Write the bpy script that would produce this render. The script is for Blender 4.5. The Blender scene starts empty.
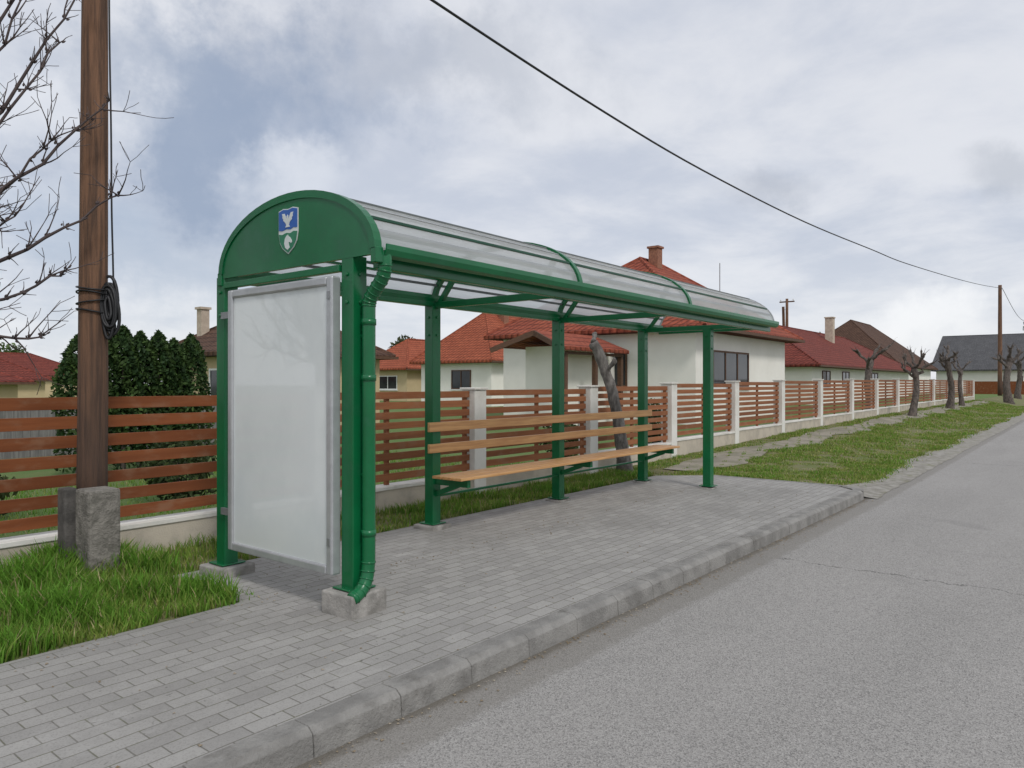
import bpy, math, random
import numpy as np
from mathutils import Vector, Matrix
R=random.Random(7)
S=bpy.context.scene
S.view_settings.view_transform='Standard'; S.view_settings.look='None'; S.view_settings.exposure=0
COL=S.collection
WL={}
# ---------------- node helpers
def nd(nt,typ,ins=None,**props):
    n=nt.nodes.new(typ)
    for k,v in props.items(): setattr(n,k,v)
    for k,v in (ins or {}).items():
        if isinstance(v,bpy.types.NodeSocket): nt.links.new(v,n.inputs[k])
        else: n.inputs[k].default_value=v
    return n
def c4(c): return (c[0],c[1],c[2],1.0)
def mixc(nt,f,a,b,mode='MIX'):
    n=nt.nodes.new('ShaderNodeMix'); n.data_type='RGBA'; n.blend_type=mode
    for i,v in ((0,f),(6,a),(7,b)):
        if isinstance(v,bpy.types.NodeSocket): nt.links.new(v,n.inputs[i])
        else: n.inputs[i].default_value= v if i==0 else c4(v)
    return n.outputs[2]
def mth(nt,op,a,b=0.0,c=0.0,clamp=False):
    n=nd(nt,'ShaderNodeMath',{0:a,1:b,2:c},operation=op); n.use_clamp=clamp
    return n.outputs[0]
def ramp(nt,f,lo,hi,smooth=True):
    n=nd(nt,'ShaderNodeMapRange',{0:f,1:lo,2:hi,3:0.0,4:1.0}); n.clamp=True
    if smooth: n.interpolation_type='SMOOTHSTEP'
    return n.outputs[0]
def newmat(name):
    m=bpy.data.materials.new(name); m.use_nodes=True; nt=m.node_tree; nt.nodes.clear()
    out=nt.nodes.new('ShaderNodeOutputMaterial'); b=nt.nodes.new('ShaderNodeBsdfPrincipled')
    nt.links.new(b.outputs[0],out.inputs[0])
    return m,nt,b,out
def objco(nt,sc=(1,1,1)):
    tc=nt.nodes.new('ShaderNodeTexCoord')
    mp=nd(nt,'ShaderNodeMapping',{'Vector':tc.outputs['Object'],'Scale':sc}); return mp.outputs[0]
def noise(nt,v,scale,detail=5,rough=.6,dist=0):
    return nd(nt,'ShaderNodeTexNoise',{'Vector':v,'Scale':scale,'Detail':detail,'Roughness':rough,'Distortion':dist}).outputs[0]
def pmat(name,c1,c2=None,rough=.7,scale=4,bump=0,bscale=60,metal=0,sc=(1,1,1),coat=0,lo=.35,hi=.65,dirt=None,dscale=1.5,bdist=.01,spec=.5):
    m,nt,b,out=newmat(name); v=objco(nt,sc)
    if c2 is None: c2=tuple(x*.8 for x in c1)
    n=noise(nt,v,scale); col=mixc(nt,ramp(nt,n,lo,hi),c1,c2)
    if dirt:
        d=noise(nt,objco(nt),dscale,5,.7); col=mixc(nt,ramp(nt,d,.5,.75),col,dirt)
    nt.links.new(col,b.inputs['Base Color'])
    b.inputs['Roughness'].default_value=rough; b.inputs['Metallic'].default_value=metal
    b.inputs['Coat Weight'].default_value=coat; b.inputs['Specular IOR Level'].default_value=spec
    if bump:
        h=noise(nt,v,bscale,3,.7)
        bp=nd(nt,'ShaderNodeBump',{'Strength':bump,'Distance':bdist,'Height':h}); nt.links.new(bp.outputs[0],b.inputs['Normal'])
    return m
# ---------------- mesh builder
class MB:
    def __init__(s): s.v=[]; s.f=[]; s.mi=[]; s.cur=0
    def add(s,vs,fs):
        o=len(s.v); s.v+= [tuple(p) for p in vs]
        for f in fs: s.f.append(tuple(i+o for i in f)); s.mi.append(s.cur)
        return s
    def box(s,x0,x1,y0,y1,z0,z1,rot=0,piv=None):
        vs=[(x,y,z) for z in (z0,z1) for y in (y0,y1) for x in (x0,x1)]
        if rot:
            px,py=piv or ((x0+x1)/2,(y0+y1)/2); c,sn=math.cos(rot),math.sin(rot)
            vs=[(px+(x-px)*c-(y-py)*sn,py+(x-px)*sn+(y-py)*c,z) for x,y,z in vs]
        return s.add(vs,[(0,2,3,1),(4,5,7,6),(0,1,5,4),(2,6,7,3),(0,4,6,2),(1,3,7,5)])
    def tube(s,pts,rad,n=10,cap=True,jit=0,rng=None):
        pts=[Vector(p) for p in pts]
        if not isinstance(rad,(list,tuple)): rad=[rad]*len(pts)
        t=(pts[1]-pts[0]).normalized(); a=Vector((0,0,1)) if abs(t.z)<.9 else Vector((1,0,0))
        u=t.cross(a).normalized(); vs=[]
        for i,p in enumerate(pts):
            if i==0: t=pts[1]-pts[0]
            elif i==len(pts)-1: t=pts[-1]-pts[-2]
            else: t=pts[i+1]-pts[i-1]
            t.normalize(); u=(u-t*u.dot(t)).normalized(); w=t.cross(u)
            for k in range(n):
                an=2*math.pi*k/n; r=rad[i]*(1+(rng.uniform(-jit,jit) if jit else 0))
                vs.append(p+u*math.cos(an)*r+w*math.sin(an)*r)
        fs=[]
        for i in range(len(pts)-1):
            for k in range(n):
                fs.append((i*n+k,i*n+(k+1)%n,(i+1)*n+(k+1)%n,(i+1)*n+k))
        if cap: fs.append(tuple(range(n-1,-1,-1))); fs.append(tuple((len(pts)-1)*n+k for k in range(n)))
        return s.add(vs,fs)
    def beam(s,a,b,w,h):
        a=Vector(a);b=Vector(b);t=(b-a).normalized(); up=Vector((0,0,1)) if abs(t.z)<.95 else Vector((1,0,0))
        u=t.cross(up).normalized()*w/2; q=u.cross(t).normalized()*h/2
        vs=[a-u-q,a+u-q,a+u+q,a-u+q,b-u-q,b+u-q,b+u+q,b-u+q]
        return s.add(vs,[(0,1,2,3),(7,6,5,4),(0,4,5,1),(1,5,6,2),(2,6,7,3),(3,7,4,0)])
    def prism(s,poly,axis,a,b):
        n=len(poly)
        def P(p,t):
            if axis=='x': return (t,p[0],p[1])
            if axis=='y': return (p[0],t,p[1])
            return (p[0],p[1],t)
        vs=[P(p,a) for p in poly]+[P(p,b) for p in poly]
        fs=[tuple(range(n)),tuple(range(2*n-1,n-1,-1))]+[(i,(i+1)%n+0,(i+1)%n+n,i+n)[::-1] for i in range(n)]
        return s.add(vs,fs)
    def obj(s,name,mats,parent=None,bevel=0,smooth=False,origin=None,**props):
        me=bpy.data.meshes.new(name)
        if origin is None:
            a=np.array(s.v); origin=((a[:,0].min()+a[:,0].max())/2,(a[:,1].min()+a[:,1].max())/2,a[:,2].min())
        ox,oy,oz=origin
        me.from_pydata([(x-ox,y-oy,z-oz) for x,y,z in s.v],[],s.f)
        if not isinstance(mats,(list,tuple)): mats=[mats]
        for m in mats: me.materials.append(m)
        if len(mats)>1: me.polygons.foreach_set('material_index',s.mi)
        if smooth: me.polygons.foreach_set('use_smooth',[True]*len(s.f))
        me.update()
        import bmesh
        bm=bmesh.new(); bm.from_mesh(me); bmesh.ops.recalc_face_normals(bm,faces=bm.faces); bm.to_mesh(me); bm.free()
        o=bpy.data.objects.new(name,me); COL.objects.link(o); place(o,origin,parent)
        if bevel:
            md=o.modifiers.new('b','BEVEL'); md.width=bevel; md.segments=2; md.limit_method='ANGLE'
        for k,v in props.items(): o[k]=v
        return o
def place(o,wl,parent):
    WL[o.name]=Vector(wl)
    if parent: o.parent=parent; o.location=Vector(wl)-WL[parent.name]
    else: o.location=wl
def empty(name,loc,parent=None,**props):
    o=bpy.data.objects.new(name,None); o.empty_display_size=.2; COL.objects.link(o); place(o,loc,parent)
    for k,v in props.items(): o[k]=v
    return o
# ---------------- materials
GREEN=pmat('green_paint',(.004,.138,.046),(.003,.112,.037),rough=.27,scale=3,dirt=(.014,.125,.055),dscale=3,bump=.05,bscale=20)
ALU=pmat('aluminium',(.52,.53,.54),(.45,.46,.47),rough=.4,metal=.5,scale=8)
CONC=pmat('rough_concrete',(.38,.36,.33),(.24,.23,.21),rough=.95,scale=6,bump=.9,bscale=40,dirt=(.17,.16,.14))
CONCP=pmat('aged_concrete',(.27,.25,.22),(.15,.14,.12),rough=.95,scale=9,bump=1,bscale=30,dirt=(.10,.095,.08),dscale=5,bdist=.02)
CONCD=pmat('dark_concrete',(.13,.12,.11),(.07,.065,.06),rough=.95,scale=6,bump=.8,bscale=40)
PLAST=pmat('white_plaster',(.76,.74,.69),(.66,.64,.58),rough=.9,scale=2,bump=.2,bscale=90,dirt=(.52,.50,.45))
WALLB=pmat('beige_render',(.54,.48,.39),(.44,.39,.32),rough=.95,scale=3,bump=.5,bscale=70,dirt=(.32,.29,.24))
HWALL=pmat('house_plaster',(.90,.875,.81),(.84,.815,.75),rough=.9,scale=.8,bump=.1,bscale=30)
HYEL=pmat('ochre_plaster',(.58,.46,.28),(.52,.41,.24),rough=.9,scale=.8)
BENCHW=pmat('varnished_pine',(.62,.35,.14),(.46,.23,.085),rough=.42,sc=(.6,12,12),scale=3,bump=.15,bscale=8)
def polewood():
    m,nt,b,out=newmat('weathered_pole_wood'); v=objco(nt,(14,14,.7)); o=objco(nt); sp=nd(nt,'ShaderNodeSeparateXYZ',{0:o})
    n=noise(nt,v,2.2,6,.65); col=mixc(nt,ramp(nt,n,.35,.65),(.22,.115,.065),(.085,.048,.031))
    d=noise(nt,objco(nt,(2,2,.6)),1.5,5,.7); h=ramp(nt,mth(nt,'ADD',sp.outputs[2],mth(nt,'MULTIPLY',d,1.6)),2.8,1.4)
    col=mixc(nt,mth(nt,'MULTIPLY',h,.7),col,(.055,.036,.028)); nt.links.new(col,b.inputs['Base Color']); b.inputs['Roughness'].default_value=.9
    bp=nd(nt,'ShaderNodeBump',{'Strength':1.0,'Distance':.012,'Height':noise(nt,v,4,4,.7)}); nt.links.new(bp.outputs[0],b.inputs['Normal']); return m
POLEW=polewood()
BARK=pmat('bark',(.17,.14,.12),(.065,.055,.048),rough=.95,sc=(3,3,1),scale=6,bump=1,bscale=18,bdist=.03)
BARKG=pmat('grey_bark',(.25,.23,.21),(.11,.10,.09),rough=.95,sc=(3,3,1),scale=5,bump=1,bscale=16,bdist=.03)
TWIG=pmat('twig_bark',(.10,.075,.07),(.06,.045,.045),rough=.9,scale=10)
BLACK=pmat('black_rubber',(.012,.012,.013),rough=.5)
GLASS=pmat('window_glass',(.02,.025,.03),(.04,.045,.05),rough=.07,scale=1)
WHITE=pmat('white_enamel',(.8,.8,.78),(.75,.75,.73),rough=.4)
DWOOD=pmat('dark_timber',(.13,.065,.035),(.08,.04,.024),rough=.7,sc=(2,2,8),scale=4)
GREYW=pmat('grey_boards',(.22,.21,.20),(.14,.135,.13),rough=.9,sc=(8,8,.6),scale=3,dirt=(.10,.10,.095))
BRICKC=pmat('chimney_brick',(.33,.15,.09),(.22,.1,.065),rough=.9,scale=14)
PALEC=pmat('pale_chimney_render',(.56,.47,.37),(.44,.36,.28),rough=.9,scale=4)
STEEL=pmat('galvanised_steel',(.4,.41,.42),rough=.5,metal=.8,scale=10)
BLUE=pmat('crest_blue',(.02,.11,.42),(.02,.10,.38),rough=.4)
CWHITE=pmat('crest_white',(.68,.71,.70),(.58,.62,.61),rough=.4)
CGREEN=pmat('crest_green',(.02,.20,.10),rough=.4)
def slatmat(name,a,b):
    m,nt,bs,out=newmat(name); v=objco(nt,(.5,8,8)); n=noise(nt,v,3,5)
    col=mixc(nt,ramp(nt,n,.3,.7),a,b)
    g=nt.nodes.new('ShaderNodeNewGeometry'); col=mixc(nt,mth(nt,'MULTIPLY',g.outputs['Random Per Island'],.7),col,tuple(x*.5 for x in b))
    n2=noise(nt,objco(nt,(1.5,3,3)),2,4); col=mixc(nt,mth(nt,'MULTIPLY',ramp(nt,n2,.5,.7),.4),col,(.30,.19,.12))
    nt.links.new(col,bs.inputs['Base Color']); bs.inputs['Roughness'].default_value=.7; bs.inputs['Specular IOR Level'].default_value=.25
    return m
SLAT=slatmat('stained_slats',(.29,.095,.034),(.21,.064,.022))
SLAT2=slatmat('stained_slats_light',(.37,.15,.065),(.27,.10,.044))
def polycarb():
    m,nt,b,out=newmat('polycarbonate_sheet'); v=objco(nt,(.6,3,3))
    n=noise(nt,v,2.5,5,.7); col=mixc(nt,ramp(nt,n,.35,.7),(.80,.82,.83),(.62,.64,.65))
    nt.links.new(col,b.inputs['Base Color']); b.inputs['Roughness'].default_value=.34
    tr=nd(nt,'ShaderNodeBsdfTranslucent',{'Color':(.98,.99,1,1)}); tp=nd(nt,'ShaderNodeBsdfTransparent',{'Color':(.95,.97,.98,1)})
    m1=nd(nt,'ShaderNodeMixShader',{0:.6,1:b.outputs[0],2:tr.outputs[0]}); m2=nd(nt,'ShaderNodeMixShader',{0:.14,1:m1.outputs[0],2:tp.outputs[0]})
    nt.links.new(m2.outputs[0],out.inputs[0]); return m
POLY=polycarb()
def roofmat(name,c1,c2):
    m,nt,b,out=newmat(name); tc=nt.nodes.new('ShaderNodeTexCoord'); sp=nd(nt,'ShaderNodeSeparateXYZ',{0:tc.outputs['Object']})
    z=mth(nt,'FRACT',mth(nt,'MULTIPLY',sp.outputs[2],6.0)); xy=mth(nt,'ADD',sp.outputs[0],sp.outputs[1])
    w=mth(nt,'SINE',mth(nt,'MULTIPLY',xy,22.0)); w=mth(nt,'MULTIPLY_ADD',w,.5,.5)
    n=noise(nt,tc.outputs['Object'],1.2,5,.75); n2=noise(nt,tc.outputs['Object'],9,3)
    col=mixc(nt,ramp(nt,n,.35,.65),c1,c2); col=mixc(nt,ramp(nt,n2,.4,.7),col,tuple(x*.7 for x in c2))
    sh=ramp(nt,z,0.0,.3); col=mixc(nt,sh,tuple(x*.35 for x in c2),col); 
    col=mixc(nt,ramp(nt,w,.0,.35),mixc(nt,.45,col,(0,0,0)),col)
    nt.links.new(col,b.inputs['Base Color']); b.inputs['Roughness'].default_value=.85; b.inputs['Specular IOR Level'].default_value=.25
    bp=nd(nt,'ShaderNodeBump',{'Strength':.7,'Distance':.05,'Height':mth(nt,'ADD',w,z)}); nt.links.new(bp.outputs[0],b.inputs['Normal'])
    return m
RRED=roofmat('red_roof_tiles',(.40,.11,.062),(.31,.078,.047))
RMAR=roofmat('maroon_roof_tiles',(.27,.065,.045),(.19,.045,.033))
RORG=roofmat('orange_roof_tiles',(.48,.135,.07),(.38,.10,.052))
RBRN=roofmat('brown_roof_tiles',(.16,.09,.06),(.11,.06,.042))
RGRY=roofmat('grey_roof_sheets',(.16,.16,.165),(.12,.12,.125))
def asphalt():
    m,nt,b,out=newmat('worn_asphalt'); tc=nt.nodes.new('ShaderNodeTexCoord'); v=tc.outputs['Object']
    sp=nd(nt,'ShaderNodeSeparateXYZ',{0:v})
    big=noise(nt,nd(nt,'ShaderNodeMapping',{'Vector':v,'Scale':(.25,1.2,1)}).outputs[0],.8,5,.6)
    col=mixc(nt,ramp(nt,big,.3,.7),(.335,.32,.30),(.285,.273,.255))
    med=noise(nt,v,5,6,.75); col=mixc(nt,mth(nt,'MULTIPLY',ramp(nt,med,.5,.75),.25),col,(.39,.375,.35))
    vo=nd(nt,'ShaderNodeTexVoronoi',{'Vector':v,'Scale':150.0}); agg=nd(nt,'ShaderNodeSeparateColor',{0:vo.outputs['Color']}).outputs[0]
    col=mixc(nt,mth(nt,'MULTIPLY',ramp(nt,agg,.55,1.0),.45),col,(.52,.50,.47)); col=mixc(nt,mth(nt,'MULTIPLY',ramp(nt,agg,.42,.0),.55),col,(.09,.087,.083))
    st=noise(nt,v,1.3,5,.6,.4); col=mixc(nt,mth(nt,'MULTIPLY',ramp(nt,st,.58,.72),.22),col,(.16,.155,.148))
    nx=noise(nt,v,3.5,5,.7); ln=mth(nt,'ABSOLUTE',mth(nt,'ADD',mth(nt,'SUBTRACT',sp.outputs[0],6.78),mth(nt,'MULTIPLY',mth(nt,'SUBTRACT',nx,.5),.35)))
    ck=mth(nt,'MULTIPLY',ramp(nt,ln,.011,.003),ramp(nt,sp.outputs[1],2.3,2.2))
    ln2=mth(nt,'ABSOLUTE',mth(nt,'ADD',mth(nt,'SUBTRACT',sp.outputs[0],17.3),mth(nt,'MULTIPLY',mth(nt,'SUBTRACT',nx,.5),.5)))
    ck=mth(nt,'MAXIMUM',ck,ramp(nt,ln2,.015,.005))
    col=mixc(nt,mth(nt,'MULTIPLY',ck,.7),col,(.06,.057,.053))
    k=mth(nt,'ADD',sp.outputs[1],mth(nt,'MULTIPLY',mth(nt,'SUBTRACT',med,.5),.18))
    k=mth(nt,'ADD',k,mth(nt,'MULTIPLY',mth(nt,'MINIMUM',mth(nt,'SUBTRACT',sp.outputs[0],10.93),0.0),.0163))
    kk=ramp(nt,k,2.14,2.22)
    col=mixc(nt,mth(nt,'MULTIPLY',kk,.5),col,(.18,.165,.14))
    kk2=ramp(nt,k,2.36,2.44); col=mixc(nt,mth(nt,'MULTIPLY',kk2,.7),col,(.12,.105,.08))
    nt.links.new(col,b.inputs['Base Color']); b.inputs['Roughness'].default_value=.85
    bp=nd(nt,'ShaderNodeBump',{'Strength':.8,'Distance':.005,'Height':vo.outputs['Distance']}); nt.links.new(bp.outputs[0],b.inputs['Normal']); return m
ASPH=asphalt()
def pavers():
    m,nt,b,out=newmat('concrete_block_pavers'); tc=nt.nodes.new('ShaderNodeTexCoord'); v=tc.outputs['Object']
    wob=nd(nt,'ShaderNodeTexNoise',{'Vector':v,'Scale':2.0,'Detail':2.0}).outputs[1]
    off=nd(nt,'ShaderNodeVectorMath',{0:wob,1:(.5,.5,.5)},operation='SUBTRACT').outputs[0]
    off=nd(nt,'ShaderNodeVectorMath',{0:off,3:.02},operation='SCALE').outputs[0]
    vv=nd(nt,'ShaderNodeVectorMath',{0:v,1:off},operation='ADD').outputs[0]
    vv=nd(nt,'ShaderNodeMapping',{'Vector':vv,'Rotation':(0,0,.0163)}).outputs[0]
    br=nd(nt,'ShaderNodeTexBrick',{'Vector':vv,'Color1':(.358,.345,.322,1),'Color2':(.288,.277,.259,1),'Mortar':(.16,.15,.128,1),'Scale':1.0,'Mortar Size':.0039,'Mortar Smooth':.45,'Bias':.0,'Brick Width':.2,'Row Height':.1},offset=.5)
    col=br.outputs[0]
    d=noise(nt,v,.7,6,.65); col=mixc(nt,mth(nt,'MULTIPLY',ramp(nt,d,.42,.68),.45),col,(.195,.186,.17))
    d2=noise(nt,v,2.3,6,.7,.5); col=mixc(nt,mth(nt,'MULTIPLY',ramp(nt,d2,.52,.75),.45),col,(.46,.445,.42))
    sp_=noise(nt,v,26,3,.5); col=mixc(nt,mth(nt,'MULTIPLY',ramp(nt,sp_,.67,.73),.6),col,(.09,.085,.078))
    f=noise(nt,v,120,3); col=mixc(nt,mth(nt,'MULTIPLY',ramp(nt,f,.45,.7),.35),col,(.14,.137,.128))
    sf=noise(nt,v,14,5); mo=mth(nt,'MULTIPLY',br.outputs[1],ramp(nt,sf,.5,.6)); col=mixc(nt,mth(nt,'MULTIPLY',mo,.5),col,(.13,.135,.07))
    nt.links.new(col,b.inputs['Base Color']); b.inputs['Roughness'].default_value=.8
    h=mth(nt,'SUBTRACT',mth(nt,'MULTIPLY',f,.25),br.outputs[1])
    bp=nd(nt,'ShaderNodeBump',{'Strength':.55,'Distance':.006,'Height':h}); nt.links.new(bp.outputs[0],b.inputs['Normal']); return m
PAVE=pavers()
KERB=pmat('kerb_concrete',(.29,.28,.26),(.205,.198,.184),rough=.95,scale=5,bump=1,bscale=60,dirt=(.14,.132,.118),dscale=3)
PATH=pmat('dusty_path',(.30,.27,.215),(.20,.185,.14),rough=.95,scale=2,bump=.6,bscale=40,dirt=(.15,.17,.06),dscale=2.2,bdist=.02)
SOIL=pmat('grassy_soil',(.13,.165,.045),(.19,.165,.085),rough=1,scale=1.3,bump=1,bscale=30,dirt=(.26,.22,.15),dscale=1.8,bdist=.03)
LAWN=pmat('lawn',(.10,.18,.04),(.14,.19,.055),rough=1,scale=.9,bump=1,bscale=40,bdist=.03)
FAR=pmat('far_ground',(.07,.09,.03),(.1,.1,.045),rough=1,scale=.05)
def leafmat(name,mul=1.0):
    m,nt,b,out=newmat(name); a=nd(nt,'ShaderNodeAttribute',attribute_name='Col')
    nt.links.new(a.outputs[0],b.inputs['Base Color']); b.inputs['Roughness'].default_value=.6; b.inputs['Specular IOR Level'].default_value=.2
    tr=nd(nt,'ShaderNodeBsdfTranslucent',{'Color':a.outputs[0]}); mx=nd(nt,'ShaderNodeMixShader',{0:.3,1:b.outputs[0],2:tr.outputs[0]})
    nt.links.new(mx.outputs[0],out.inputs[0]); return m
LEAF=leafmat('leaf_blades')
# ---------------- terrain function
KS=.0163
def sst(a,b,x):
    t=np.clip((x-a)/(b-a),0,1); return t*t*(3-2*t)
def rise(x): return .36*(1-np.exp(-np.maximum(0,np.asarray(x,float)-11.6)/16))
def gz(x,y):
    x=np.asarray(x,float);y=np.asarray(y,float)
    far=sst(11.2,12.6,x); t=sst(3.0,6.2,y)
    z=.10*(1-far)+far*(.014+.086*t)+rise(x)*t
    s=np.clip((y-2.45)/.45,0,1); s=s*s*(3-2*s)
    return np.where(x>11.05,z*s+.006*(1-s),z)
# ---------------- ground
MB().add([(-500,-500,-.05),(900,-500,-.05),(900,900,-.05),(-500,900,-.05)],[(0,1,2,3)]).obj('ground',FAR,origin=(0,0,0),kind='structure')
MB().add([(-30,-4.6,0),(400,-4.6,0),(400,2.62,0),(10.93,2.62,0),(-30,2.62+KS*41,0)],[(0,1,2,3,4)]).obj('road',ASPH,origin=(0,0,0),kind='structure')
def sheet(name,xs,ys,fn,mat):
    vs=[(x,y,float(fn(x,y))) for y in ys for x in xs]; n=len(xs)
    fs=[(j*n+i,j*n+i+1,(j+1)*n+i+1,(j+1)*n+i) for j in range(len(ys)-1) for i in range(n-1)]
    return MB().add(vs,fs).obj(name,mat,origin=(0,0,0),smooth=True,kind='structure')
rg=random.Random(3)
def vz(x,y):
    z=float(gz(x,y))
    if x>11.6 and y>3.1 or (x<2.6 and y>4.7) or y>5.7: z+=rg.uniform(-.008,.02)
    return z
m=MB()
xs=list(np.arange(-14,10.6,.35)); ys=list(np.arange(3.2,6.65,.2)); n=len(xs)
m.add([(x,y,float(vz(x,y))) for y in ys for x in xs],[(j*n+i,j*n+i+1,(j+1)*n+i+1,(j+1)*n+i) for j in range(len(ys)-1) for i in range(n-1)])
xs=[xs[-1],10.75,10.95,11.1,11.2,11.3]+list(np.arange(11.5,30,.35))+list(np.arange(30,300,4.)); ys=[2.62,2.7,2.8,2.9]+list(np.arange(3.0,6.65,.2)); n=len(xs)
m.add([(x,y,float(vz(x,y))) for y in ys for x in xs],[(j*n+i,j*n+i+1,(j+1)*n+i+1,(j+1)*n+i) for j in range(len(ys)-1) for i in range(n-1)])
m.obj('grass_verge',SOIL,origin=(0,0,0),smooth=True,kind='structure')
sheet('lawn',list(np.arange(-60,30,2.))+list(np.arange(30,300,8.)),list(np.arange(6.6,140,3.)),lambda x,y:.1+rise(x),LAWN)
px=list(np.arange(11.6,60,.6)); vs=[];fs=[]
def pw0(x): return 5.2+.15*np.sin(x*1.3)+.08*np.sin(x*3.7)
def pw1(x): return 5.95+.1*np.sin(x*.9+1)+.06*np.sin(x*4.1)
for i,x in enumerate(px):
    w0=float(pw0(x)); w1=float(pw1(x))
    for y in (w0,(w0+w1)/2,w1): vs.append((x,y,float(gz(x,y))+.024))
for i in range(len(px)-1):
    for j in (0,1): fs.append((i*3+j,i*3+3+j,i*3+4+j,i*3+1+j))
MB().add(vs,fs).obj('footpath',PATH,origin=(0,0,0),smooth=True,kind='structure')
poly=[(-12,2.605+KS*22.93),(10.93,2.605),(11.2,2.85),(11.25,3.1),(11.25,4.85),(10.7,5.5),(2.78,5.55),(2.74,4.52),(-12,4.48)]
MB().prism(poly,'z',.05,.12).obj('pavement',PAVE,origin=(0,0,0),kind='structure')
k=MB(); x=10.92
while x>-8:
    L=.5
    dz=R.uniform(-.0015,.0015); dy=R.uniform(-.002,.002)
    k.prism([(2.45+dy,-.03),(2.60+dy,-.03),(2.60+dy,.126+dz),(2.492+dy,.126+dz),(2.460+dy,.10+dz)],'x',x-L+.003,x); x-=L
k.v=[(a,b+KS*max(0,10.93-a),c) for a,b,c in k.v]
cx,cy,r0,r1=10.93,2.79,.335,.19
for i in range(4):
    a0=-math.pi/2+i*math.pi/8+.015; a1=-math.pi/2+(i+1)*math.pi/8-.015
    pl=[(cx+r0*math.cos(a0),cy+r0*math.sin(a0)),(cx+r0*math.cos(a1),cy+r0*math.sin(a1)),(cx+r1*math.cos(a1),cy+r1*math.sin(a1)),(cx+r1*math.cos(a0),cy+r1*math.sin(a0))]
    k.prism(pl,'z',-.03,.126)
y=2.8
while y<4.6: k.box(11.255,11.34,y,y+.49,-.03,.124); y+=.5
k.obj('kerb',KERB,origin=(0,0,0),bevel=.005,kind='structure')
# worn gravel shoulder beyond the bay
ex=list(np.arange(11.08,110,.3)); vs=[];fs=[]; re=random.Random(4); yy=(2.33,2.47,2.6,2.72,2.86)
for x in ex:
    for j,y in enumerate(yy):
        y2=y+re.uniform(-.03,.03)*(1 if j in (0,4) else .3)+(.08*math.sin(x*.8)+.06*math.sin(x*2.7) if j==4 else 0)
        z=.006 if j==0 else float(gz(x,max(y2,2.45)))+.013+re.uniform(-.002,.003)
        vs.append((x,y2,z))
for i in range(len(ex)-1):
    for j in range(4): fs.append((i*5+j,i*5+5+j,i*5+6+j,i*5+1+j))
GRAV=pmat('gravel_edge',(.33,.315,.28),(.22,.205,.175),rough=1,scale=7,bump=1,bscale=60,dirt=(.17,.17,.085),dscale=2.5)
MB().add(vs,fs).obj('road_shoulder',GRAV,origin=(0,0,0),smooth=True,kind='structure')
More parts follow.
